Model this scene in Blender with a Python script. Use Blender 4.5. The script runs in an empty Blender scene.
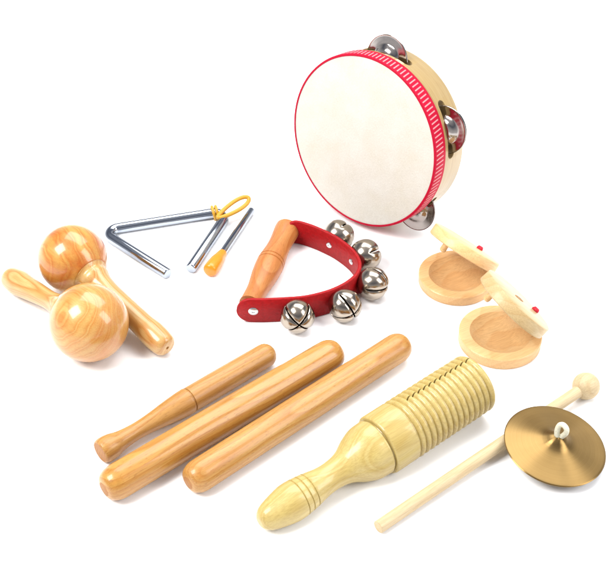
import bpy, bmesh, math, random
from mathutils import Vector, Matrix, Quaternion
random.seed(7)
PI = math.pi
S = 0.01                      # everything below is written in centimetres
scene = bpy.context.scene
C = scene.collection
V = Vector

# ------------------------------------------------------------------ camera
ELEV = math.radians(40.0); DIST = 85.0; FPX = 1190.0; CX, CY = 304.0, 284.0
cam_pos = V((0, -DIST*math.cos(ELEV), DIST*math.sin(ELEV)))
RIGHT = V((1, 0, 0)); UP = V((0, math.sin(ELEV), math.cos(ELEV))); BACK = V((0, -math.cos(ELEV), math.sin(ELEV)))
cd = bpy.data.cameras.new('camera'); cam = bpy.data.objects.new('camera', cd); C.objects.link(cam)
cam.matrix_world = Matrix((( *[RIGHT.x, UP.x, BACK.x], cam_pos.x*S), (RIGHT.y, UP.y, BACK.y, cam_pos.y*S),
                           (RIGHT.z, UP.z, BACK.z, cam_pos.z*S), (0, 0, 0, 1)))
cd.sensor_width = 36; cd.lens = 36*FPX/608; cd.clip_start = 0.02; cd.clip_end = 60
scene.camera = cam

def G(px, py, h=0.0):
    """point at height h (cm) seen at photo pixel px, py"""
    d = RIGHT*((px-CX)/FPX) + UP*((CY-py)/FPX) - BACK
    return cam_pos + d*((h-cam_pos.z)/d.z)
def DIRW(r, u, b):
    return (RIGHT*r + UP*u + BACK*b).normalized()

# ------------------------------------------------------------------ materials
def srgb(r, g, b, k=1.0):
    f = lambda c: (c/255/12.92) if c/255 <= .04045 else ((c/255+.055)/1.055)**2.4
    return (f(r)*k, f(g)*k, f(b)*k, 1)
def newmat(name):
    m = bpy.data.materials.new(name); m.use_nodes = True
    nt = m.node_tree; b = nt.nodes['Principled BSDF']
    return m, nt, b
def nd(nt, typ, **kw):
    n = nt.nodes.new(typ)
    for k, v in kw.items(): setattr(n, k, v)
    return n
def math_node(nt, op, a, b=None, clamp=False):
    n = nd(nt, 'ShaderNodeMath', operation=op, use_clamp=clamp)
    for i, v in enumerate((a, b)):
        if v is None: continue
        if hasattr(v, 'links'): nt.links.new(v, n.inputs[i])
        else: n.inputs[i].default_value = v
    return n.outputs[0]
def ramp(nt, fac, stops):
    r = nd(nt, 'ShaderNodeValToRGB'); e = r.color_ramp.elements
    while len(e) < len(stops): e.new(.5)
    for x, (p, c) in zip(e, stops):
        x.position = p; x.color = c if len(c) == 4 else (*c, 1)
    nt.links.new(fac, r.inputs[0]); return r.outputs[0]
def mixc(nt, fac, a, b, mode='MIX'):
    n = nd(nt, 'ShaderNodeMix', data_type='RGBA', blend_type=mode)
    if hasattr(fac, 'links'): nt.links.new(fac, n.inputs[0])
    else: n.inputs[0].default_value = fac
    for i, v in ((6, a), (7, b)):
        if hasattr(v, 'links'): nt.links.new(v, n.inputs[i])
        else: n.inputs[i].default_value = v
    return n.outputs[2]

def wood(name, light, mid, dark, ring=1.2, rough=.38, coat=0.0, fleck=.25, stretch=.10, figure=.5, blotch=.4, off=(0, 0, 0), bump=.12, speck=0.0, cross=False, profile='SAW', coatr=.10):
    """turned wood, grain along local Z, local coordinates in metres"""
    m, nt, b = newmat(name)
    tc = nd(nt, 'ShaderNodeTexCoord')
    mp = nd(nt, 'ShaderNodeMapping'); mp.inputs['Scale'].default_value = (100, 100, 100); mp.inputs['Location'].default_value = off
    if cross: mp.inputs['Rotation'].default_value = (.08, PI/2, 0)
    nt.links.new(tc.outputs['Object'], mp.inputs[0])
    def stretched(sx, sz):
        q = nd(nt, 'ShaderNodeMapping'); q.inputs['Scale'].default_value = (sx, sx, sz)
        nt.links.new(mp.outputs[0], q.inputs[0]); return q.outputs[0]
    # growth rings: a tilted cylinder of rings well off axis, warped
    wn = nd(nt, 'ShaderNodeTexNoise'); wn.inputs['Scale'].default_value = .35; wn.inputs['Detail'].default_value = 1.5
    nt.links.new(stretched(1, stretch*3), wn.inputs[0])
    q = nd(nt, 'ShaderNodeMapping'); q.inputs['Scale'].default_value = (1, 1, stretch); q.inputs['Location'].default_value = (3.1, 1.3, 0)
    q.inputs['Rotation'].default_value = (.16, .12, .3)
    nt.links.new(mp.outputs[0], q.inputs[0])
    add = nd(nt, 'ShaderNodeVectorMath', operation='MULTIPLY_ADD')
    add.inputs[1].default_value = (1.6, 1.6, .5)
    nt.links.new(wn.outputs['Color'], add.inputs[0]); nt.links.new(q.outputs[0], add.inputs[2])
    wv = nd(nt, 'ShaderNodeTexWave', wave_type='RINGS', rings_direction='Z', wave_profile=profile)
    wv.inputs['Scale'].default_value = ring; wv.inputs['Distortion'].default_value = .5
    wv.inputs['Detail'].default_value = 1; wv.inputs['Detail Scale'].default_value = 1.2
    nt.links.new(add.outputs[0], wv.inputs[0])
    base = ramp(nt, wv.outputs['Fac'], [(0, light), (.55, mid), (.9, dark), (1, light)])
    base = mixc(nt, figure, mid, base)
    # broad blotches
    bn = nd(nt, 'ShaderNodeTexNoise'); bn.inputs['Scale'].default_value = .7; bn.inputs['Detail'].default_value = 4
    nt.links.new(stretched(1, .35), bn.inputs[0])
    bf = ramp(nt, bn.outputs['Fac'], [(.38, (0, 0, 0)), (.68, (1, 1, 1))])
    base = mixc(nt, math_node(nt, 'MULTIPLY', bf, blotch), base, dark)
    # fine fibre
    fn = nd(nt, 'ShaderNodeTexNoise'); fn.inputs['Scale'].default_value = 9; fn.inputs['Detail'].default_value = 5; fn.inputs['Roughness'].default_value = .65
    nt.links.new(stretched(1.4, .07), fn.inputs[0])
    ff = ramp(nt, fn.outputs['Fac'], [(.3, (.80, .77, .72)), (.6, (1.05, 1.05, 1.05))])
    base = mixc(nt, .8, base, ff, 'MULTIPLY')
    # short ray flecks
    pn = nd(nt, 'ShaderNodeTexNoise'); pn.inputs['Scale'].default_value = 14; pn.inputs['Detail'].default_value = 1
    nt.links.new(stretched(1, .22), pn.inputs[0])
    pf = ramp(nt, pn.outputs['Fac'], [(.60, (0, 0, 0)), (.70, (1, 1, 1))])
    base = mixc(nt, math_node(nt, 'MULTIPLY', pf, fleck), base, (dark[0]*.6, dark[1]*.5, dark[2]*.42, 1))
    if speck:   # rare dark streak / knot
        sn = nd(nt, 'ShaderNodeTexNoise'); sn.inputs['Scale'].default_value = 1.5; sn.inputs['Detail'].default_value = 5
        nt.links.new(stretched(1.3, .3), sn.inputs[0])
        sf = ramp(nt, sn.outputs['Fac'], [(.70, (0, 0, 0)), (.77, (1, 1, 1))])
        base = mixc(nt, math_node(nt, 'MULTIPLY', sf, speck), base, (dark[0]*.45, dark[1]*.28, dark[2]*.2, 1))
    nt.links.new(base, b.inputs['Base Color'])
    rg = nd(nt, 'ShaderNodeMapRange'); rg.inputs[3].default_value = rough-.06; rg.inputs[4].default_value = rough+.1
    nt.links.new(fn.outputs['Fac'], rg.inputs[0]); nt.links.new(rg.outputs[0], b.inputs['Roughness'])
    b.inputs['Specular IOR Level'].default_value = .32
    b.inputs['Coat Weight'].default_value = coat; b.inputs['Coat Roughness'].default_value = coatr
    bp = nd(nt, 'ShaderNodeBump'); bp.inputs['Strength'].default_value = bump; bp.inputs['Distance'].default_value = .0006
    nt.links.new(fn.outputs['Fac'], bp.inputs['Height']); nt.links.new(bp.outputs[0], b.inputs['Normal'])
    return m

K = .53
M = {}
M['maraca_back'] = wood('maraca_wood_back', srgb(244, 196, 104, K), srgb(238, 172, 82, K), srgb(214, 104, 26, K), profile='SIN', ring=.42, rough=.3, coat=.55, fleck=.04, stretch=.45, figure=.4, blotch=.85, off=(2, 7, 1), bump=.03)
M['maraca_front'] = wood('maraca_wood_front', srgb(246, 204, 124, K), srgb(238, 178, 96, K), srgb(224, 124, 44, K), profile='SIN', ring=.62, rough=.3, coat=.55, fleck=.05, stretch=.45, figure=.36, blotch=.5, off=(9, 3, 4), bump=.03, speck=.6)
M['maraca_handle'] = wood('maraca_handle_wood', srgb(244, 208, 138, K), srgb(236, 186, 112, K), srgb(214, 138, 62, K), ring=.8, profile='SIN', rough=.3, coat=.45, fleck=.08, off=(4, 3, 4), bump=.05, figure=.7)
M['stick_a'] = wood('beech_stick', srgb(228, 178, 102, K), srgb(218, 160, 84, K), srgb(200, 132, 58, K*.95), ring=1.1, rough=.40, coat=.15, fleck=.34, off=(1, 1, 5), speck=.3)
M['stick_b'] = wood('beech_clave', srgb(234, 184, 100, K), srgb(222, 162, 76, K), srgb(200, 128, 50, K), ring=1.0, rough=.30, coat=.3, fleck=.34, off=(5, 2, 8))
M['stick_c'] = wood('beech_clave_pale', srgb(236, 190, 114, K), srgb(226, 168, 88, K), srgb(204, 132, 58, K), ring=1.3, rough=.36, coat=.2, fleck=.36, off=(8, 4, 1), speck=.7)
M['end_grain'] = wood('end_grain', srgb(224, 168, 92, K), srgb(206, 140, 66, K), srgb(176, 100, 36, K), ring=1.6, rough=.5, fleck=.4, off=(1, 4, 2))
M['guiro'] = wood('yellow_wood', srgb(238, 217, 148, K*1.04), srgb(227, 201, 122, K*1.04), srgb(200, 164, 84, K*1.04), ring=.45, rough=.36, profile='SIN', coat=.3, fleck=.08, off=(3, 8, 2), figure=.32, blotch=.3, speck=.25)
M['castanet'] = wood('castanet_wood', srgb(246, 210, 156, K*1.34), srgb(242, 197, 138, K*1.34), srgb(226, 164, 100, K*1.34), ring=.5, rough=.45, coat=.1, fleck=.10, cross=True, off=(7, 1, 6), figure=.3, stretch=.3, blotch=.2)
M['castanet_pale'] = wood('castanet_wood_pale', srgb(240, 216, 166, K*.98), srgb(235, 203, 146, K*.98), srgb(220, 178, 114, K*.98), ring=.5, rough=.42, coat=.15, fleck=.1, cross=True, off=(2, 5, 6), figure=.35, blotch=.2, stretch=.3)
M['pale'] = wood('pale_wood', srgb(246, 226, 188, K), srgb(240, 214, 168, K), srgb(226, 190, 138, K), ring=.9, rough=.5, fleck=.1, off=(6, 6, 3), figure=.3, blotch=.2)
M['grip'] = wood('grip_wood', srgb(234, 166, 98, K), srgb(224, 144, 74, K), srgb(196, 106, 44, K), ring=.9, rough=.42, coat=.1, fleck=.3, off=(2, 2, 9), figure=.4)

# wooden hoop of the tambourine: fibre runs round the rim
def hoop_mat():
    m, nt, b = newmat('hoop_wood')
    tc = nd(nt, 'ShaderNodeTexCoord'); sp = nd(nt, 'ShaderNodeSeparateXYZ'); nt.links.new(tc.outputs['Object'], sp.inputs[0])
    ang = math_node(nt, 'ARCTAN2', sp.outputs[1], sp.outputs[0])
    cb = nd(nt, 'ShaderNodeCombineXYZ'); nt.links.new(math_node(nt, 'MULTIPLY', ang, 1.2), cb.inputs[0])
    nt.links.new(math_node(nt, 'MULTIPLY', sp.outputs[2], 500), cb.inputs[1])
    n = nd(nt, 'ShaderNodeTexNoise'); n.inputs['Scale'].default_value = 2.2; n.inputs['Detail'].default_value = 6; n.inputs['Distortion'].default_value = .4
    nt.links.new(cb.outputs[0], n.inputs[0])
    c = ramp(nt, n.outputs['Fac'], [(.3, srgb(202, 164, 98, .47)), (.55, srgb(222, 188, 122, .47)), (.75, srgb(230, 200, 140, .47))])
    nt.links.new(c, b.inputs['Base Color']); b.inputs['Roughness'].default_value = .38
    b.inputs['Coat Weight'].default_value = .35; b.inputs['Coat Roughness'].default_value = .12
    return m
M['hoop'] = hoop_mat()

def trim_mat(count=126):
    m, nt, b = newmat('red_trim_tape')
    tc = nd(nt, 'ShaderNodeTexCoord'); sp = nd(nt, 'ShaderNodeSeparateXYZ'); nt.links.new(tc.outputs['Object'], sp.inputs[0])
    ang = math_node(nt, 'ARCTAN2', sp.outputs[1], sp.outputs[0])
    t = math_node(nt, 'MULTIPLY', ang, count/(2*PI))
    t = math_node(nt, 'ADD', t, math_node(nt, 'MULTIPLY', sp.outputs[2], 55))
    fr = math_node(nt, 'FRACT', t)
    f1 = math_node(nt, 'LESS_THAN', fr, .30)
    zlo = math_node(nt, 'GREATER_THAN', sp.outputs[2], -.0090)
    zhi = math_node(nt, 'LESS_THAN', sp.outputs[2], -.0008)
    f = math_node(nt, 'MULTIPLY', f1, math_node(nt, 'MULTIPLY', zlo, zhi))
    nz = nd(nt, 'ShaderNodeTexNoise'); nz.inputs['Scale'].default_value = 1500; nt.links.new(tc.outputs['Object'], nz.inputs[0])
    red = mixc(nt, nz.outputs['Fac'], srgb(228, 8, 66, .55), srgb(208, 2, 44, .55))
    c = mixc(nt, math_node(nt, 'MULTIPLY', f, .6), red, srgb(255, 205, 205, .62))
    nt.links.new(c, b.inputs['Base Color']); b.inputs['Roughness'].default_value = .6; b.inputs['Specular IOR Level'].default_value = .15
    bp = nd(nt, 'ShaderNodeBump'); bp.inputs['Strength'].default_value = .4; bp.inputs['Distance'].default_value = .0004
    nt.links.new(math_node(nt, 'ADD', f, math_node(nt, 'MULTIPLY', nz.outputs['Fac'], .3)), bp.inputs['Height']); nt.links.new(bp.outputs[0], b.inputs['Normal'])
    return m
M['trim'] = trim_mat()

def skin_mat():
    m, nt, b = newmat('drum_skin')
    tc = nd(nt, 'ShaderNodeTexCoord')
    n = nd(nt, 'ShaderNodeTexNoise'); n.inputs['Scale'].default_value = 45; n.inputs['Detail'].default_value = 8; n.inputs['Roughness'].default_value = .6
    nt.links.new(tc.outputs['Object'], n.inputs[0])
    n2 = nd(nt, 'ShaderNodeTexNoise'); n2.inputs['Scale'].default_value = 900; n2.inputs['Detail'].default_value = 2
    nt.links.new(tc.outputs['Object'], n2.inputs[0])
    c = ramp(nt, n.outputs['Fac'], [(.32, srgb(237, 230, 214, .595)), (.5, srgb(240, 234, 222, .60)), (.68, srgb(242, 238, 228, .61))])
    c = mixc(nt, .25, c, n2.outputs['Fac'], 'SOFT_LIGHT')
    nt.links.new(c, b.inputs['Base Color']); b.inputs['Roughness'].default_value = .55
    b.inputs['Specular IOR Level'].default_value = .25
    bp = nd(nt, 'ShaderNodeBump'); bp.inputs['Strength'].default_value = .25; bp.inputs['Distance'].default_value = .0006
    nt.links.new(n2.outputs['Fac'], bp.inputs['Height']); nt.links.new(bp.outputs[0], b.inputs['Normal'])
    return m
M['skin'] = skin_mat()

def metal(name, col, rough, aniso=0, scratch=0.0, scr_scale=300):
    m, nt, b = newmat(name)
    b.inputs['Metallic'].default_value = 1; b.inputs['Roughness'].default_value = rough
    tc = nd(nt, 'ShaderNodeTexCoord')
    n = nd(nt, 'ShaderNodeTexNoise'); n.inputs['Scale'].default_value = scr_scale; n.inputs['Detail'].default_value = 4
    nt.links.new(tc.outputs['Object'], n.inputs[0])
    c = mixc(nt, n.outputs['Fac'], tuple(x*.88 for x in col[:3])+(1,), col)
    nt.links.new(c, b.inputs['Base Color'])
    rg = nd(nt, 'ShaderNodeMapRange'); rg.inputs[3].default_value = max(0, rough-scratch); rg.inputs[4].default_value = rough+scratch
    nt.links.new(n.outputs['Fac'], rg.inputs[0]); nt.links.new(rg.outputs[0], b.inputs['Roughness'])
    return m
M['chrome'] = metal('chrome_steel', (.36, .39, .44, 1), .10, scratch=.05)
M['nickel'] = metal('nickel', (.36, .31, .255, 1), .20, scratch=.05)
M['jingle'] = metal('jingle_steel', (.36, .33, .31, 1), .15, scratch=.05)
M['rivet'] = metal('rivet_steel', (.55, .55, .56, 1), .25, scratch=.05)

ROT = .25
def bronze():
    m, nt, b = newmat('brushed_bronze')
    b.inputs['Metallic'].default_value = 1
    tc = nd(nt, 'ShaderNodeTexCoord'); sp = nd(nt, 'ShaderNodeSeparateXYZ'); nt.links.new(tc.outputs['Object'], sp.inputs[0])
    r = math_node(nt, 'SQRT', math_node(nt, 'ADD', math_node(nt, 'POWER', sp.outputs[0], 2), math_node(nt, 'POWER', sp.outputs[1], 2)))
    cb = nd(nt, 'ShaderNodeCombineXYZ'); nt.links.new(math_node(nt, 'MULTIPLY', r, 1400), cb.inputs[0])
    n = nd(nt, 'ShaderNodeTexNoise'); n.inputs['Scale'].default_value = 1; n.inputs['Detail'].default_value = 3
    nt.links.new(cb.outputs[0], n.inputs[0])
    n2 = nd(nt, 'ShaderNodeTexNoise'); n2.inputs['Scale'].default_value = 60; n2.inputs['Detail'].default_value = 4
    nt.links.new(tc.outputs['Object'], n2.inputs[0])
    c = mixc(nt, n.outputs['Fac'], (.175, .108, .038, 1), (.26, .172, .068, 1))
    c = mixc(nt, math_node(nt, 'MULTIPLY', n2.outputs['Fac'], .5), c, (.14, .08, .026, 1))
    nt.links.new(c, b.inputs['Base Color']); b.inputs['Roughness'].default_value = .32
    b.inputs['Anisotropic'].default_value = .9; b.inputs['Anisotropic Rotation'].default_value = ROT
    tg = nd(nt, 'ShaderNodeTangent', direction_type='RADIAL', axis='Z'); nt.links.new(tg.outputs[0], b.inputs['Tangent'])
    bp = nd(nt, 'ShaderNodeBump'); bp.inputs['Strength'].default_value = .10; bp.inputs['Distance'].default_value = .0003
    nt.links.new(n.outputs['Fac'], bp.inputs['Height']); nt.links.new(bp.outputs[0], b.inputs['Normal'])
    return m
M['bronze'] = bronze()

def plain(name, col, rough, sss=0, noise=.12, nscale=600, bump=.2, coat=0, spec=.4):
    m, nt, b = newmat(name)
    tc = nd(nt, 'ShaderNodeTexCoord')
    n = nd(nt, 'ShaderNodeTexNoise'); n.inputs['Scale'].default_value = nscale; n.inputs['Detail'].default_value = 4
    nt.links.new(tc.outputs['Object'], n.inputs[0])
    c = mixc(nt, n.outputs['Fac'], tuple(x*(1-noise) for x in col[:3])+(1,), tuple(min(1, x*(1+noise)) for x in col[:3])+(1,))
    nt.links.new(c, b.inputs['Base Color']); b.inputs['Roughness'].default_value = rough
    b.inputs['Coat Weight'].default_value = coat; b.inputs['Specular IOR Level'].default_value = spec
    bp = nd(nt, 'ShaderNodeBump'); bp.inputs['Strength'].default_value = bump; bp.inputs['Distance'].default_value = .0004
    nt.links.new(n.outputs['Fac'], bp.inputs['Height']); nt.links.new(bp.outputs[0], b.inputs['Normal'])
    return m
M['leather'] = plain('red_leather', (.27, .002, .004, 1), .5, spec=.2, noise=.4, nscale=480, bump=.8)
M['leather_edge'] = plain('dark_red_edge', srgb(120, 10, 16, .6), .6, noise=.25)
M['yellow'] = plain('yellow_plastic_cord', srgb(238, 176, 48, .56), .4)
M['orange'] = plain('orange_plastic', srgb(252, 146, 14, .68), .35, noise=.06, coat=.3)
M['cord'] = plain('white_cord', srgb(236, 232, 208, .7), .8, noise=.3, nscale=1500, bump=.8)
M['red_cord'] = plain('red_elastic', srgb(214, 10, 40, .7), .6, noise=.25, nscale=1500, bump=.6)
M['dark'] = plain('dark_iron', (.02, .018, .016, 1), .6)

def paper():
    m, nt, b = newmat('white_paper')
    tc = nd(nt, 'ShaderNodeTexCoord'); n = nd(nt, 'ShaderNodeTexNoise'); n.inputs['Scale'].default_value = 8; n.inputs['Detail'].default_value = 6
    nt.links.new(tc.outputs['Object'], n.inputs[0])
    c = ramp(nt, n.outputs['Fac'], [(.3, (.925, .925, .925)), (.7, (.94, .94, .94))])
    nt.links.new(c, b.inputs['Base Color']); b.inputs['Roughness'].default_value = .9; b.inputs['Specular IOR Level'].default_value = .1
    return m
M['paper'] = paper()

# ------------------------------------------------------------------ mesh helpers (cm in, metres out)
def axis_matrix(origin, zdir, roll=0.0, xhint=None):
    z = V(zdir).normalized()
    x = V(xhint) if xhint is not None else (V((0, 0, 1)) if abs(z.z) < .95 else V((0, 1, 0)))
    x = (x - z*x.dot(z)).normalized(); y = z.cross(x)
    m = Matrix(((x.x, y.x, z.x, origin[0]), (x.y, y.y, z.y, origin[1]), (x.z, y.z, z.z, origin[2]), (0, 0, 0, 1)))
    return m @ Matrix.Rotation(roll, 4, 'Z')
def finish(bm, name, mat, parent=None, matrix=None, sharp=38, smooth=True, flip_check=True):
    """link the bmesh as ONE object; vertices are local cm, matrix is world cm"""
    bmesh.ops.recalc_face_normals(bm, faces=bm.faces)
    for f in bm.faces: f.smooth = smooth
    for e in bm.edges:
        if len(e.link_faces) == 2 and e.calc_face_angle(0) > math.radians(sharp): e.smooth = False
    for v in bm.verts: v.co *= S
    me = bpy.data.meshes.new(name); bm.to_mesh(me); bm.free()
    for mm in (mat if isinstance(mat, (list, tuple)) else [mat]): me.materials.append(mm)
    o = bpy.data.objects.new(name, me); C.objects.link(o)
    W = (matrix or Matrix.Identity(4)).copy(); W.translation = W.translation*S
    if parent is not None:
        o.parent = parent; o.matrix_basis = world_of(parent).inverted() @ W
    else: o.matrix_basis = W
    return o
def world_of(o):
    m = o.matrix_basis.copy(); p = o.parent
    while p is not None: m = p.matrix_basis @ m; p = p.parent
    return m
def thing(name, label, cat, loc, rot=0.0, group=None):
    o = bpy.data.objects.new(name, None); C.objects.link(o)
    o.empty_display_size = .01
    o.matrix_basis = Matrix.Translation(V(loc)*S) @ Matrix.Rotation(rot, 4, 'Z')
    o['label'] = label; o['category'] = cat
    if group: o['group'] = group
    return o
def catmull(pts, n=8, closed=False):
    out = []; N = len(pts)
    P = [V(p) for p in pts]
    segs = N if closed else N-1
    for i in range(segs):
        p1 = P[i]; p2 = P[(i+1) % N]
        p0 = P[(i-1) % N] if (closed or i > 0) else p1*2-p2
        p3 = P[(i+2) % N] if (closed or i < N-2) else p2*2-p1
        for k in range(n):
            t = k/n
            out.append(.5*((2*p1)+(-p0+p2)*t+(2*p0-5*p1+4*p2-p3)*t*t+(-p0+3*p1-3*p2+p3)*t**3))
    if not closed: out.append(P[-1])
    return out
def lathe(prof, n=96, matf=None):
    """prof: list of (z, r), closed on the axis when r == 0"""
    bm = bmesh.new(); rings = []
    for z, r in prof:
        if r < 1e-5: rings.append([bm.verts.new((0, 0, z))])
        else: rings.append([bm.verts.new((r*math.cos(2*PI*k/n), r*math.sin(2*PI*k/n), z)) for k in range(n)])
    for i, (a, b) in enumerate(zip(rings[:-1], rings[1:])):
        for k in range(n):
            k2 = (k+1) % n
            if len(a) == 1 and len(b) == 1: continue
            if len(a) == 1: f = bm.faces.new((a[0], b[k], b[k2]))
            elif len(b) == 1: f = bm.faces.new((a[k], b[0], a[k2]))
            else: f = bm.faces.new((a[k], b[k], b[k2], a[k2]))
            if matf: f.material_index = matf(i)
    return bm
def tube(path, rad, n=16, closed=False, cap=True):
    bm = bmesh.new(); P = [V(p) for p in path]; N = len(P); rings = []
    if not hasattr(rad, '__len__'): rad = [rad]*N
    t0 = (P[1]-P[0]).normalized(); nrm = t0.orthogonal().normalized(); prev = t0
    for i, p in enumerate(P):
        if closed: t = (P[(i+1) % N]-P[i-1]).normalized()
        else: t = (P[min(i+1, N-1)]-P[max(i-1, 0)]).normalized()
        nrm = prev.rotation_difference(t) @ nrm; prev = t; bn = t.cross(nrm)
        rings.append([bm.verts.new(p+(nrm*math.cos(2*PI*k/n)+bn*math.sin(2*PI*k/n))*rad[i]) for k in range(n)])
    last = N if closed else N-1
    for i in range(last):
        a = rings[i]; b = rings[(i+1) % N]
        if closed and i == N-1:   # undo frame twist on closing
            best = min(range(n), key=lambda s: (a[0].co-b[s].co).length)
            b = b[best:]+b[:best]
        for k in range(n): bm.faces.new((a[k], a[(k+1) % n], b[(k+1) % n], b[k]))
    if cap and not closed:
        bm.faces.new(rings[0][::-1]); bm.faces.new(rings[-1])
    return bm
def smooth_prof(pts, n=6):
    return [(p.x, max(0, p.y)) for p in catmull([V((z, r, 0)) for z, r in pts], n)]
def arc(cz, cr, R, a0, a1, n=8):
    return [(cz+R*math.sin(math.radians(a0+(a1-a0)*k/n)), cr+R*math.cos(math.radians(a0+(a1-a0)*k/n))) for k in range(n+1)]
def apply_boolean(o, cutter):
    md = o.modifiers.new('cut', 'BOOLEAN'); md.operation = 'DIFFERENCE'; md.object = cutter; md.solver = 'EXACT'
    dg = bpy.context.evaluated_depsgraph_get(); dg.update()
    me = bpy.data.meshes.new_from_object(o.evaluated_get(dg))
    o.modifiers.clear(); old = o.data; o.data = me; me.name = old.name
    bpy.data.objects.remove(cutter, do_unlink=True)
    bm = bmesh.new(); bm.from_mesh(me)
    for e in bm.edges:
        e.smooth = not (len(e.link_faces) == 2 and e.calc_face_angle(0) > math.radians(38))
    for f in bm.faces: f.smooth = True
    bm.to_mesh(me); bm.free()

# ------------------------------------------------------------------ the surface
bm = bmesh.new()
for x, y in ((-400, -400), (400, -400), (400, 400), (-400, 400)): bm.verts.new((x, y, 0))
bm.faces.new(bm.verts)
g = finish(bm, 'tabletop', M['paper'], smooth=False); g['kind'] = 'structure'

# ------------------------------------------------------------------ tambourine
nrm = DIRW(-.64, -.345, .68)
R, W = 6.38, 3.6
H_guess = 7.0
ctr = G(362, 142.2, H_guess)
for _ in range(20):           # raise or lower the hoop until its back edge rests on the surface
    vert = (V((0, 0, -1)) - nrm*V((0, 0, -1)).dot(nrm)).normalized()
    low = (ctr - nrm*W + vert*R).z
    H_guess -= low-.02; ctr = G(362, 142.2, H_guess)
TM = axis_matrix(ctr, nrm, xhint=DIRW(.368, -.93, 0))     # local x points down the long axis of the ellipse
base = ctr - nrm*W*.5 + vert*R
tam = thing('tambourine', 'round tambourine with cream skin head and red striped trim standing on its rim', 'tambourine', (base.x, base.y, 0))
hoop = finish(lathe([(-.15, R-.55), (-.15, R-.05), (-.2, R), (-W+.12, R), (-W+.03, R-.04), (-W, R-.12), (-W, R-.5), (-W+.08, R-.55), (-.15, R-.55)], 160),
              'hoop', M['hoop'], tam, TM)
SL = [3, 73, 141, 226, 286]
cut = bmesh.new()
for a in SL:
    ca = math.radians(a)
    c = V((math.cos(ca), math.sin(ca), 0)); tdir = V((-math.sin(ca), math.cos(ca), 0)); zc = -W*.56
    L, hh = 1.75, .36
    out = []
    for k in range(12): b_ = PI/2*0 - PI/2 + PI*k/11; out.append((L+hh*math.cos(b_), hh*math.sin(b_)))
    for k in range(12): b_ = PI/2 + PI*k/11; out.append((-L+hh*math.cos(b_), hh*math.sin(b_)))
    lo = [cut.verts.new((c*(R-2.0)+tdir*u+V((0, 0, zc+w))) * 1) for u, w in out]
    hi = [cut.verts.new((c*(R+1.5)+tdir*u+V((0, 0, zc+w))) * 1) for u, w in out]
    cut.faces.new(lo[::-1]); cut.faces.new(hi)
    for k in range(len(out)): k2 = (k+1) % len(out); cut.faces.new((lo[k], lo[k2], hi[k2], hi[k]))
cutter = finish(cut, 'cutter', M['dark'], None, TM)
apply_boolean(hoop, cutter)
# skin head: gently sagging disc turned down over the edge
finish(lathe([(-.02, 0), (0, R*.5), (.02, R*.85), (.03, R-.25), (.0, R-.02), (-.12, R+.05), (-.3, R+.06), (-.3, R-.01), (-.1, R-.02), (-.1, R*.5), (-.1, 0)], 160), 'drumhead', M['skin'], tam, TM)
finish(lathe([(.03, R-.07), (.05, R-.03), (.05, R+.02), (.02, R+.09), (-.1, R+.12), (-1.15, R+.12), (-1.2, R+.09), (-1.2, R+.01), (-.31, R+.075), (-.02, R+.07), (.03, R-.07)], 200), 'trim_band', M['trim'], tam, TM)
zil = smooth_prof([(.0, .12), (.0, .14)], 2)
def jingle_prof(s=1):
    p = [(.42, .10), (.42, .30), (.38, .58), (.27, .82), (.12, .98), (.03, 1.10), (.0, 1.25), (-.02, 1.5), (-.03, 1.68), (-.01, 1.74)]
    q = smooth_prof([(s*a, b) for a, b in p], 5)
    th = .05*s
    return q + [(a-th, b-.01) for a, b in q[::-1]] + [q[0]]
for a in SL:
    ca = math.radians(a); c = V((math.cos(ca), math.sin(ca), 0))
    zc = -W*.56; rr = R+(-.35 if a < 100 else -.5 if a < 200 else -1.3)
    for s in (1, -1):
        off = Matrix.Translation(c*rr+V((0, 0, zc+s*.07))) @ Matrix.Rotation(random.uniform(-.04, .04), 4, 'X') @ Matrix.Rotation(random.uniform(-.04, .04), 4, 'Y')
        finish(lathe(jingle_prof(s), 64), 'jingle', M['jingle'], tam, TM @ off)
    pm = TM @ Matrix.Translation(c*(R-.28)+V((0, 0, zc)))
    finish(lathe([(-.9, 0), (-.9, .08), (.9, .08), (.9, 0)], 16), 'pin', M['rivet'], tam, pm)

# ------------------------------------------------------------------ triangle, lying flat
rb = .40
A = G(100, 231, rb); B = G(230, 210.5, rb); C1 = G(168, 274, rb); C2 = G(190.5, 269, rb)
def corner(p, q, r, rad, n=10):
    """rounded corner at q"""
    d1 = (p-q).normalized(); d2 = (r-q).normalized(); half = d1.angle(d2)/2
    dist = rad/math.tan(half); a = q+d1*dist; b = q+d2*dist
    cen = q+(d1+d2).normalized()*(rad/math.sin(half))
    va = a-cen; vb = b-cen; out = []
    for k in range(n+1):
        t = k/n; ang = va.angle(vb)
        out.append(cen+(va*math.sin((1-t)*ang)+vb*math.sin(t*ang))/math.sin(ang))
    return out
tri = thing('triangle_instrument', 'shiny chrome triangle lying flat with one open corner and a yellow loop', 'triangle', G(165, 245, 0))
path = [C1] + corner(C1, A, B, .75) + corner(A, B, C2, .75) + [C2]
d = (path[0]-path[1]).normalized(); e_ = (path[-1]-path[-2]).normalized()
path = [path[0], path[0]-d*.05, path[0]-d*.1] + path[1:-1] + [path[-1]-e_*.1, path[-1]-e_*.05, path[-1]]
rads = [rb-.06, rb-.015, rb]+[rb]*(len(path)-6)+[rb, rb-.015, rb-.06]
finish(tube(path, rads, 40), 'bar', M['chrome'], tri)
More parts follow.
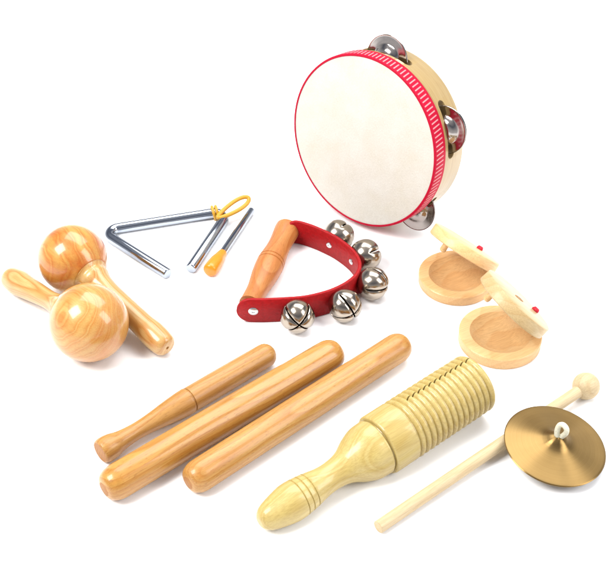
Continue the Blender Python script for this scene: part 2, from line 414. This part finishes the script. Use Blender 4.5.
# yellow loop knotted round the far corner
K0 = G(218, 217.5, .75); T1 = G(248.5, 198, 1.3)
ax = (T1-K0); L = ax.length; ax.normalize(); sd = ax.cross(BACK).normalized()
loop = []
for k in range(40):
    t = 2*PI*k/40
    w = .52*math.sin(t)*(1 if abs(math.sin(t)) else 1)*(.55+.45*(1-math.cos(t))/2)
    loop.append(K0+ax*(L*(1-math.cos(t))/2)+sd*w+V((0, 0, .08*math.sin(t))))
bm = tube(loop, .165, 14, closed=True)
for dz, off in ((0, .0), (0, .28)):   # two turns round the bar
    cc = B+(A-B).normalized()*(1.0+off)
    ring = []
    ud = V((0, 0, 1)); sdir = (A-B).normalized().cross(ud)
    for k in range(24):
        t = 2*PI*k/24; ring.append(cc+ud*math.sin(t)*(rb+.10)+sdir*math.cos(t)*(rb+.10)+(A-B).normalized()*.08*math.sin(t))
    b2 = tube(ring, .12, 10, closed=True)
    me = bpy.data.meshes.new('t'); b2.to_mesh(me); b2.free(); bm.from_mesh(me); bpy.data.meshes.remove(me)
finish(bm, 'cord_loop', M['yellow'], tri)

# beater
b0 = G(251.5, 210, .35); b1 = G(222, 254, .45); b2 = G(211, 269, .55)
bt = thing('triangle_beater', 'short thin metal rod with an orange plastic grip beside the triangle', 'beater', G(232, 240, 0))
bd = (b1-b0).normalized()
finish(tube([b0, b0+bd*.04, b0+bd*.08, b1+bd*.3], [.24, .27, .28, .28], 28), 'rod', M['chrome'], bt)
Lg = (b2-b1).length+.5
finish(lathe(smooth_prof([(-.05, 0), (-.05, .28), (0, .33), (.5, .40), (1.1, .50), (Lg-.35, .53), (Lg-.08, .38), (Lg, 0)], 5), 40), 'grip', M['orange'], bt, axis_matrix(b1-bd*.1, (b2-b1)))

# ------------------------------------------------------------------ maracas
def maraca(label, bpx, br, epx, er, neck, mats, hl_extra=0, tilt_roll=0):
    cb = G(bpx[0], bpx[1], br); e = G(epx[0], epx[1], er+.05)
    t = thing('maraca', label, 'maraca', (cb.x, cb.y, 0), group='two wooden maracas')
    axd = (e-cb).normalized(); Ltot = (e-cb).length
    MM = axis_matrix(cb, axd, roll=tilt_roll)
    z0 = br*.90
    # head: a ball drawn out a little into the neck
    prof = [(-br*math.cos(math.radians(a)), br*math.sin(math.radians(a))) for a in range(0, 141, 5)]
    zc, rc = prof[-1]
    prof += [(zc+.12, rc-.10), (zc+.22, rc-.20), (zc+.25, rc-.26), (zc+.20, .3), (zc+.20, 0)]
    prof[0] = (prof[0][0], 0)
    finish(lathe(prof, 96), 'head', mats[0], t, MM)
    zs = zc+.235
    hp = [(zs, rc-.25), (zs+.25, rc-.46), (zs+.6, neck+(rc-neck)*.40), (zs+1.1, neck+(rc-neck)*.17), (zs+1.8, neck+.03), (zs+2.8, neck),
          (z0+(Ltot-z0)*.66, er*.94), (z0+(Ltot-z0)*.80, er*1.04), (Ltot-.7, er), (Ltot-.25, er*.90), (Ltot-.06, er*.74)]
    hp = [(zs, 0)]+[q for q in hp]
    pr = [(zs, 0)]+smooth_prof(hp[1:], 6)
    pr += [(Ltot, er*.60), (Ltot, .12), (Ltot-.12, .08), (Ltot-.12, 0)]
    finish(lathe(pr, 64), 'handle', mats[1], t, MM)
    return t
maraca('wooden maraca at the back, deeper orange, its handle pointing to the lower right', (72.5, 258.5), 2.42, (167.5, 348), .86, .76, (M['maraca_back'], M['maraca_handle']), tilt_roll=.5)
maraca('wooden maraca in front, its handle pointing to the upper left', (89, 322.5), 2.60, (9, 277), .88, .66, (M['maraca_front'], M['maraca_handle']), tilt_roll=2.1)

# ------------------------------------------------------------------ bell handle with red strap
bh = thing('bell_handle', 'wooden grip joined to a red leather strap carrying five silver jingle bells', 'jingle bells', G(300, 280, 0))
HS = 2.05
top = [(247, 299), (265, 299), (284, 298), (303, 296.5), (320, 293), (335, 288), (349, 280.5), (358, 271.5), (359.5, 261), (352, 249), (337.5, 237.6), (323, 230), (308, 224), (294.6, 221), (284, 224)]
sp_ = [V((p.x, p.y, 0)) for p in (G(x, y, HS) for x, y in top)]
sp_[0:0] = [sp_[0]+(sp_[0]-sp_[1]).normalized()*.75]
pth = catmull(sp_, 10)
# arc length
acc = [0]
for i in range(1, len(pth)): acc.append(acc[-1]+(pth[i]-pth[i-1]).length)
Ls = acc[-1]
def strap_at(s):
    s = max(0, min(Ls, s))
    for i in range(1, len(pth)):
        if acc[i] >= s:
            f = (s-acc[i-1])/(acc[i]-acc[i-1]); p = pth[i-1].lerp(pth[i], f); t = (pth[i]-pth[i-1]).normalized()
            return p, t
    return pth[-1], (pth[-1]-pth[-2]).normalized()
NS = 160; bm = bmesh.new(); th = .24; secs = []
zc = HS/2+.03
ss = [0]
Rend = HS/2
svals = sorted(set(round(q_, 3) for q_ in [Rend*(1-math.cos(PI/2*k/12)) for k in range(13)] + [Rend+(Ls-2*Rend)*k/NS for k in range(NS+1)] + [Ls-Rend*(1-math.cos(PI/2*k/12)) for k in range(13)]))
svals = [q_ for i_, q_ in enumerate(svals) if i_ == 0 or q_-svals[i_-1] > .004]
for s in svals:
    p, t = strap_at(s)
    # average tangent for smoothness
    t = sum((strap_at(s+d_*.08)[1] for d_ in range(-6, 7)), V((0, 0, 0))).normalized()
    nn = V((-t.y, t.x, 0))
    e = min(s, Ls-s)
    hh = (math.sqrt(max(0, Rend**2-(Rend-e)**2)) if e < Rend else Rend)
    hh = max(hh, .04)
    bev = .05; q = []
    for (u, w) in ((-th/2, -hh+bev), (-th/2+bev, -hh), (th/2-bev, -hh), (th/2, -hh+bev), (th/2, hh-bev), (th/2-bev, hh), (-th/2+bev, hh), (-th/2, hh-bev)):
        if hh < bev*1.5: w = math.copysign(hh, w) if w else w
        q.append(bm.verts.new((p+nn*u) + V((0, 0, zc+w))))
    secs.append(q)
for a, b in zip(secs[:-1], secs[1:]):
    for k in range(8):
        f = bm.faces.new((a[k], a[(k+1) % 8], b[(k+1) % 8], b[k]))
bm.faces.new(secs[0]); bm.faces.new(secs[-1][::-1])
cen = sum((p for p in pth), V((0, 0, 0)))/len(pth)
finish(bm, 'strap', M['leather'], bh, sharp=60)
# grip
ge = G(250, 304.5, 1.05); gf = G(287.5, 229, 1.05)
gd = (gf-ge).normalized(); gl = (gf-ge).length
gp = smooth_prof([(0, .78), (.8, .74), (1.8, .76), (3.2, .93), (4.3, 1.0), (5.0, .98), (6.2, .86), (7.2, .84), (gl-.4, .92), (gl, .92)], 8)
gp2 = []
for z, r in gp:
    gp2.append((z, r))
def groove(pr, z0, w=.05, dpt=.05):
    out = []; done = False
    for (z, r) in pr:
        if z >= z0-w and not done:
            r0 = r
            out += [(z0-w, r0), (z0, r0-dpt), (z0+w, r0)]; done = True
        if abs(z-z0) > w+.002: out.append((z, r))
    return sorted(out)
gp2 = groove(groove(gp2, 4.5, .06, .09), 4.85, .06, .09)
gp2 = [(0, 0)]+gp2+[(gl, 0)]
finish(lathe(gp2, 64), 'grip', M['grip'], bh, axis_matrix(ge, gd))
# bells
def bell_mesh(r=1.15, w=.12):
    bm = bmesh.new(); NP, NA = 40, 26
    pmax = math.radians(98)
    for q in range(4):
        grid = []
        for i in range(NP+1):
            po = math.radians(4.5)+(PI-math.radians(4.5))*i/NP
            row = []
            sp = math.sin(po)
            if po < pmax:
                gap = w/2/(r*max(sp, .05))
                if po < math.radians(9): gap = min(gap, PI/4*.7)
                fade = min(1, (pmax-po)/math.radians(8)); fade = math.sqrt(max(0, fade)); gap *= fade
                fade2 = min(1, (pmax+.1-po)/.5)
            else: gap = 0; fade2 = max(0, min(1, (pmax+.1-po)/.5))
            gap = min(gap, PI/4*.92)
            for j in range(NA+1):
                v = j/NA; v = .5-.5*math.cos(PI*v)
                az = q*PI/2+gap+(PI/2-2*gap)*v
                dist = min(az-q*PI/2, (q+1)*PI/2-az)*max(sp, .0)*r
                rr = r*(1-.09*max(0, fade2)*math.exp(-(dist/.13)**1.3))
                # a little squarish: lobes bulge between the slits
                rr *= 1+.05*abs(math.sin(2*az))*sp*max(0, fade2)
                zz = rr*math.cos(po)*(1.0 if po < PI/2 else .96)
                row.append(bm.verts.new((rr*sp*math.cos(az), rr*sp*math.sin(az), zz)))
            grid.append(row)
        for i in range(NP):
            for j in range(NA):
                bm.faces.new((grid[i][j], grid[i+1][j], grid[i+1][j+1], grid[i][j+1]))
    bmesh.ops.remove_doubles(bm, verts=bm.verts, dist=.004)
    bmesh.ops.dissolve_degenerate(bm, edges=bm.edges, dist=.001)
    return bm
# bells: (photo pixel of the centre, roll, extra tilt up, outward lean)
bells = [((337, 237), .3, 0), ((363, 256), .75, 0), ((374, 284), -.25, .0), ((346, 306.5), .35, .0), ((297, 314), .785, .12)]
BR = 1.15
first = None
def project(p):
    d = p-cam_pos; z = -d.dot(BACK)
    return CX+FPX*d.dot(RIGHT)/z, CY-FPX*d.dot(UP)/z
for i, (px, roll, tu) in enumerate(bells):
    h = 1.18 if i < 4 else 1.25
    c0 = G(px[0], px[1], h)
    # nearest strap point gives the outward direction
    best = min(range(len(pth)), key=lambda k: (pth[k]-V((c0.x, c0.y, 0))).length)
    p = pth[best]; out = V((c0.x-p.x, c0.y-p.y, 0)); dd = out.length; out.normalize()
    c1 = V((p.x, p.y, 0))+out*(BR*.80+th/2) + V((0, 0, h))
    axb = (out+V((0, 0, tu))).normalized()
    MB_ = axis_matrix(c1, axb, roll=roll)
    if first is None:
        o = finish(bell_mesh(), 'bell', M['nickel'], bh, MB_, sharp=50)
        md = o.modifiers.new('wall', 'SOLIDIFY'); md.thickness = -.0006; md.offset = 1
        first = o
    else:
        o = first.copy(); C.objects.link(o); o.parent = bh
        Wm = MB_.copy(); Wm.translation *= S; o.matrix_basis = world_of(bh).inverted() @ Wm
    pel = lathe([(-.42*math.cos(math.radians(a)), .42*math.sin(math.radians(a)) if 0 < a < 180 else 0) for a in range(0, 181, 20)], 20)
    finish(pel, 'pellet', M['dark'], o, MB_ @ Matrix.Translation((0, 0, -.35)))
    # rivet on the inner side of the strap
    rm = axis_matrix(V((p.x, p.y, 0))-out*(th/2-.01)+V((0, 0, zc)), -out)
    finish(lathe([(0, .24), (.05, .235), (.085, .19), (.07, .10), (.03, .07), (.03, 0)], 28), 'rivet', M['rivet'], bh, rm)
# screws at the two ends of the grip, on the outside of the strap
for s_, gp_, sgn in ((1.15, ge, 1), (Ls-1.0, gf, 1)):
    p, t = strap_at(s_); nn = V((-t.y, t.x, 0)); mid_ = (ge+gf)/2
    if nn.dot(V((mid_.x-p.x, mid_.y-p.y, 0))) > 0: nn = -nn
    o = finish(lathe([(-.02, 0), (-.02, .34), (.03, .34), (.06, .30), (.09, .24), (.11, .12), (.11, .1), (.05, .07), (.05, 0)], 32), 'screw', M['rivet'], bh, axis_matrix(V((p.x, p.y, zc))+nn*(th/2), nn))

# ------------------------------------------------------------------ castanets
def disc_prof(R_, T_, hollow):
    b = .06
    p = [(0, 0), (0, R_-b*1.5), (.03, R_-b*.7), (b, R_-.02), (T_-b, R_), (T_-.04, R_-b*.4), (T_, R_-b)]
    if hollow:
        p += [(T_, hollow+.05), (T_-.04, hollow)]
        N = 10
        for k in range(1, N+1):
            a = k/N; p.append((T_-.04-.60*(1-(1-a)**2.5), hollow*(1-a)))
    else: p.append((T_, 0))
    return p
def castanet(label, cpx, R_, T_, nrm_r, hinge_px, mats, knot, hole):
    c = G(cpx[0], cpx[1], T_)
    t = thing('castanets', label, 'castanets', (c.x, c.y, 0), group='two pairs of round wooden castanets')
    lo = finish(lathe(disc_prof(R_, T_, R_*.72), 96), 'lower_shell', mats[0], t, Matrix.Translation((c.x, c.y, 0.01)) @ Matrix.Rotation(.5, 4, 'Z'))
    n = V(nrm_r).normalized()
    hz = V((n.x, n.y, 0)).normalized()         # hinge lies on this side
    down = (V((0, 0, -1)) - n*V((0, 0, -1)).dot(n)).normalized()
    # inner face lowest point rests on the rim of the lower shell
    touch = V((c.x, c.y, T_+.03)) + hz*(R_-.45)
    inner_c = touch - down*(R_-.1)
    Mx = axis_matrix(inner_c + n*T_, -n, xhint=down)   # local z points inwards (hollow side)
    up = finish(lathe(disc_prof(R_, T_, R_*.72), 96), 'upper_shell', mats[1], t, Mx)
    pg = finish(lathe([(-.1, 0), (-.1, .22), (.35, .24), (.5, .2), (.55, .1), (.55, 0)], 24), 'peg', mats[0], up, Mx @ Matrix.Translation((-(R_-.48), 0, T_)))
    # elastic: knot on the outer face and cord down through both shells
    kp = Mx @ V((R_*knot, 0, -.0))
    kn = lathe([(-.26, 0), (-.25, .10), (-.18, .20), (-.08, .24), (.0, .22), (.03, 0)], 20)
    for v in kn.verts: v.co = V((v.co.x*1.35+.05*math.sin(v.co.y*22), v.co.y+.03*math.sin(v.co.x*25), v.co.z))
    finish(kn, 'elastic_knot', M['red_cord'], t, Mx @ Matrix.Translation((R_*knot, 0, 0)))
    a_ = Mx @ V((R_*.78, 0, T_-.05)); b_ = V((c.x, c.y, 0))+hz*(R_*.80)+V((0, 0, T_-.2))
    finish(tube(catmull([Mx @ V((R_*knot, 0, -.05)), Mx @ V((R_*.8, 0, T_*.5)), a_, b_], 5), .05, 10), 'elastic_cord', M['red_cord'], t)
    if hole:
        # small turned dimple ring near the middle of the outer face
        finish(lathe([(-.012, .14), (-.03, .2), (-.03, .24), (.0, .27), (.02, .2), (-.004, .0)], 24), 'plug', M['end_grain'], t, Mx @ Matrix.Translation((.15, -.2, 0)) @ Matrix.Scale(1.7, 4, (1, 0, 0)))
    return t
castanet('back pair of castanets, just below the tambourine, its tilted lid same colour as the base', (456.5, 273.5), 2.68, .78, DIRW(.525, .82, .17), None, (M['castanet'], M['castanet']), .62, False)
castanet('front pair of castanets with a paler cream lid tilted open and a small brown mark', (500.5, 332), 2.78, .86, DIRW(.66, .68, .245), None, (M['castanet'], M['castanet_pale']), .70, True)

# ------------------------------------------------------------------ sticks
def rod(name, label, cat, p0, p1, prof_fn, mat, group=None, end=False):
    t0 = V(p0); t1 = V(p1); L_ = (t1-t0).length
    MM = axis_matrix(t0, t1-t0, roll=random.uniform(0, 6))
    m_ = (t0+t1)/2
    pr = prof_fn(L_)
    return pr, MM, (m_.x, m_.y, 0)
def clave(label, n_px, f_px, r, mat, flat=.42):
    p0 = G(n_px[0], n_px[1], r); p1 = G(f_px[0], f_px[1], r); L_ = (p1-p0).length
    MM = axis_matrix(p0, p1-p0, roll=random.uniform(0, 6)); m_ = (p0+p1)/2
    t = thing('clave', label, 'clave', (m_.x, m_.y, 0), group='two thick rounded wooden claves')
    pr = [(0, 0), (0, r*flat), (.03, r*(flat+.06))]
    n = 9
    for k in range(1, n+1):
        a = PI/2*k/n; pr.append((.03+r*.95*(1-math.cos(a)), r*(flat+.06)+(r*(1-flat-.06))*math.sin(a)))
    for k in range(1, 6): pr.append((r+(L_-2*r)*k/6, r))
    for k in range(n+1):
        a = PI/2*k/n; pr.append((L_-r*.95+r*.95*math.sin(a)-.03, r*(flat+.06)+(r*(1-flat-.06))*math.cos(a)))
    pr += [(L_, r*flat), (L_, 0)]
    finish(lathe(pr, 72, matf=lambda i: 1 if i == 0 else 0), 'shaft', [mat, M['end_grain']], t, MM, sharp=50)
    return t
clave('thick rounded wooden clave in the middle of the three sticks, with a glossy streak', (104, 489.5), (338.5, 350), 1.08, M['stick_b'])
clave('thick rounded wooden clave nearest the grooved scraper, slightly paler', (188, 483), (405.5, 342.5), 1.0, M['stick_c'])
# slim turned stick
rs = .82
p0 = G(100, 452.5, rs); p1 = G(273.5, 350.5, rs); L_ = (p1-p0).length
st = thing('scraper_stick', 'slim wooden stick with a tapered waist and dark ring, leftmost of the three sticks', 'stick', ((p0+p1)/2).to_tuple()[:2]+(0,))
pr = smooth_prof([(.08, .74), (.35, .80), (.9, .76), (1.6, .60), (2.6, .53), (3.7, .58), (5.0, .73), (6.0, .82), (6.6, .85)], 6)
zz = 6.6
pr = [(0, 0), (.0, .60), (.0, .66)] + pr + [(zz+.03, .84), (zz+.06, .75), (zz+.13, .75), (zz+.16, .82), (zz+2, .83), (L_*.8, .82), (L_-.75, .80)]
pr += [(L_-.75+.75*math.sin(math.radians(a)), .80*math.cos(math.radians(a))) for a in range(12, 90, 12)] + [(L_, 0)]
finish(lathe(pr, 64, matf=lambda i: 1 if i < 2 else 0), 'shaft', [M['stick_a'], M['end_grain']], st, axis_matrix(p0, p1-p0, roll=1.0), sharp=50)

# ------------------------------------------------------------------ guiro / tone block
Rg = 1.94
pe = G(263, 520.5, .95); pf = G(472.5, 384, Rg)
axg = (pf-pe).normalized(); Lg = (pf-pe).length
gu = thing('guiro', 'yellow wooden scraper with a ribbed slotted barrel and a turned bulb handle', 'guiro', G(370, 460, 0))

upv = V((0, 0, 1)); GM = axis_matrix(pe, axg, xhint=upv)
def zt(px, py):     # position along the axis nearest a photo pixel
    best = min((k*.05 for k in range(int(Lg/.05)+1)), key=lambda z: (V(project(pe+axg*z))-V((px, py))).length)
    return best
z_body = zt(378.5, 448); z_shoulder = z_body-.12
z_neck = zt(330, 478); L1 = z_shoulder-z_neck; z_bulb = zt(294, 505); z_r0 = zt(400, 432)
hp = smooth_prof([(-.25, 0), (-.18, .42), (.25, .78), (1.2, 1.05), (z_bulb, 1.18), (z_bulb+1.1, 1.09), (z_neck-.5, .88), (z_neck+.1*L1, .88), (z_neck+.32*L1, 1.04), (z_neck+.54*L1, 1.44), (z_neck+.76*L1, 1.72), (z_shoulder-.12, 1.78)], 10)
hp = [(z, r) for z, r in hp]
hp[0] = (hp[0][0], 0)
for gz in (z_bulb+.45, z_bulb+.85, z_bulb+1.25): hp = groove(hp, gz, .045, .06)
hp += [(z_shoulder-.06, 1.79), (z_shoulder, 1.75), (z_shoulder, 1.5), (z_shoulder, 0)]
finish(lathe(hp, 96), 'handle', M['guiro'], gu, GM, sharp=45)
# barrel
bp_ = [(z_shoulder+.02, 0), (z_shoulder+.02, 1.6), (z_body+.0, 1.66), (z_body+.02, 1.84), (z_body+.05, Rg-.06), (z_body+.15, Rg), (z_r0-.1, Rg)]
NR = 14; zend = Lg+.05; pitch = (zend-z_r0)/NR
for k in range(NR):
    a = z_r0+k*pitch
    bp_ += [(a-.02, Rg), (a+.03, Rg-.08), (a+.08, Rg-.16), (a+.14, Rg-.16), (a+.19, Rg-.08), (a+.27, Rg-.01), (a+.38, Rg+.015), (a+pitch-.12, Rg+.015)]
bp_ = [q for i, q in enumerate(bp_) if i == 0 or q[0] >= bp_[i-1][0]-1e-6]
bp_ += [(zend, Rg), (zend+.10, Rg-.06), (zend+.13, Rg-.15), (zend+.13, Rg-.80), (zend+.05, Rg-.86), (z_body+.9, Rg-.86), (z_body+.7, 0)]
barrel = finish(lathe(bp_, 128), 'barrel', M['guiro'], gu, GM, sharp=70)
# the slot, cut along the upper far side
sa = math.radians(15)
# local frame: x is up, find which sign of y points away from the camera
ysg = 1 if (GM.to_3x3() @ V((0, 1, 0))).dot(-BACK) > 0 else -1
cutm = bmesh.new()
zs0 = zt(411, 424)
bmesh.ops.create_cube(cutm, size=1)
for v in cutm.verts:
    v.co = V((v.co.x*2.0+Rg, v.co.y*.11, zs0+(v.co.z+.5)*(zend-zs0+1)))
cutter = finish(cutm, 'cutter', M['dark'], None, GM @ Matrix.Rotation(ysg*sa, 4, 'Z'))
apply_boolean(barrel, cutter)

# ------------------------------------------------------------------ mallet
m0 = G(378, 527.5, .40); m1 = G(586, 386, .87)
ml = thing('mallet', 'long pale wooden mallet with a round ball head, running under the cymbal', 'mallet', ((m0+m1)/2).to_tuple()[:2]+(0,))
md_ = (m1-m0).normalized(); Lm = (m1-m0).length
MMm = axis_matrix(m0, md_)
finish(lathe([(0, 0), (0, .35), (.04, .39), (Lm*.5, .39), (Lm-.93, .38), (Lm-.6, .38), (Lm-.5, 0)], 40), 'stick', M['pale'], ml, MMm)
rbm = .88
prb = [(-rbm*math.cos(math.radians(a)), rbm*math.sin(math.radians(a))) for a in range(0, 181, 6)]; prb[0] = (-rbm, 0); prb[-1] = (rbm, 0)
finish(lathe(prb, 64), 'ball_head', M['pale'], ml, MMm @ Matrix.Translation((0, 0, Lm+.0)))

# ------------------------------------------------------------------ cymbal, leaning on the mallet stick
Rc = 3.12
# mallet direction on the ground; the rim on the near right side touches the surface, the stick carries the other side
cn = DIRW(.03, .66, .75)
cn = V((.12, -.055, 1)).normalized()
cc = G(557, 445, 1.0)
low = (V((0, 0, -1)) - cn*V((0, 0, -1)).dot(cn)).normalized()
cc = G(555, 445, abs(low.z)*Rc+.60)
cy = thing('finger_cymbal', 'brushed bronze cymbal with a white cord loop resting on the mallet stick', 'cymbal', (cc.x, cc.y, 0))
CM = axis_matrix(cc, cn)
cp = smooth_prof([(.86, .10), (.83, .26), (.73, .48), (.57, .72), (.42, 1.05), (.27, 1.7), (.13, 2.4), (.03, 3.0), (-.01, Rc-.02)], 8)
cp = cp + [(-.03, Rc), (-.06, Rc-.02)] + [(z-.07, r) for z, r in cp[::-1]] + [cp[0]]
finish(lathe(cp, 160), 'plate', M['bronze'], cy, CM)
lp = []
for k in range(28):
    t = 2*PI*k/28
    lp.append(V((.36*math.sin(t)*(.45+.55*(1-math.cos(t))/2), .10*math.sin(t*2)*.5, .70+.56*(1-math.cos(t))+.0)))
LM = Matrix.Translation(cc) @ axis_matrix(V((0, 0, 0)), (cn+V((.04, .0, 0))).normalized(), xhint=V((1, -.6, 0)))
bm = tube(lp, .165, 12, closed=True)
finish(bm, 'cord_loop', M['cord'], cy, LM)

# ------------------------------------------------------------------ light
w = bpy.data.worlds.new('World'); scene.world = w; w.use_nodes = True
nt = w.node_tree; bg = nt.nodes['Background']
tc = nd(nt, 'ShaderNodeTexCoord'); sp = nd(nt, 'ShaderNodeSeparateXYZ'); nt.links.new(tc.outputs['Generated'], sp.inputs[0])
c = ramp(nt, math_node(nt, 'MULTIPLY_ADD', sp.outputs[2], .5) if False else sp.outputs[2], [(0, (.75, .75, .77)), (.22, (.55, .55, .57)), (.55, (.13, .145, .19)), (1, (.55, .55, .58))])
nt.links.new(c, bg.inputs[0]); bg.inputs[1].default_value = 1.35
def area(name, loc, target, sx, sy, power, col=(1, 1, 1)):
    ld = bpy.data.lights.new(name, 'AREA'); ld.shape = 'RECTANGLE'; ld.size = sx*S; ld.size_y = sy*S; ld.energy = power; ld.color = col
    o = bpy.data.objects.new(name, ld); C.objects.link(o)
    d = V(target)-V(loc); o.matrix_world = Matrix.Translation(V(loc)*S) @ d.to_track_quat('-Z', 'Y').to_matrix().to_4x4()
    return o
area('softbox_key', (-85, -35, 120), (0, 0, 0), 70, 70, 33, (1, .985, .96))
area('softbox_top', (20, 60, 130), (0, 5, 0), 150, 90, 30, (.97, .985, 1))
area('softbox_right', (110, -40, 80), (0, 0, 0), 50, 90, 13, (1, 1, 1))

scene.view_settings.view_transform = 'Standard'; scene.view_settings.look = 'None'
scene.view_settings.exposure = 0; scene.view_settings.gamma = 1
scene.render.engine = 'CYCLES'
scene.render.resolution_x = 1024; scene.render.resolution_y = 957
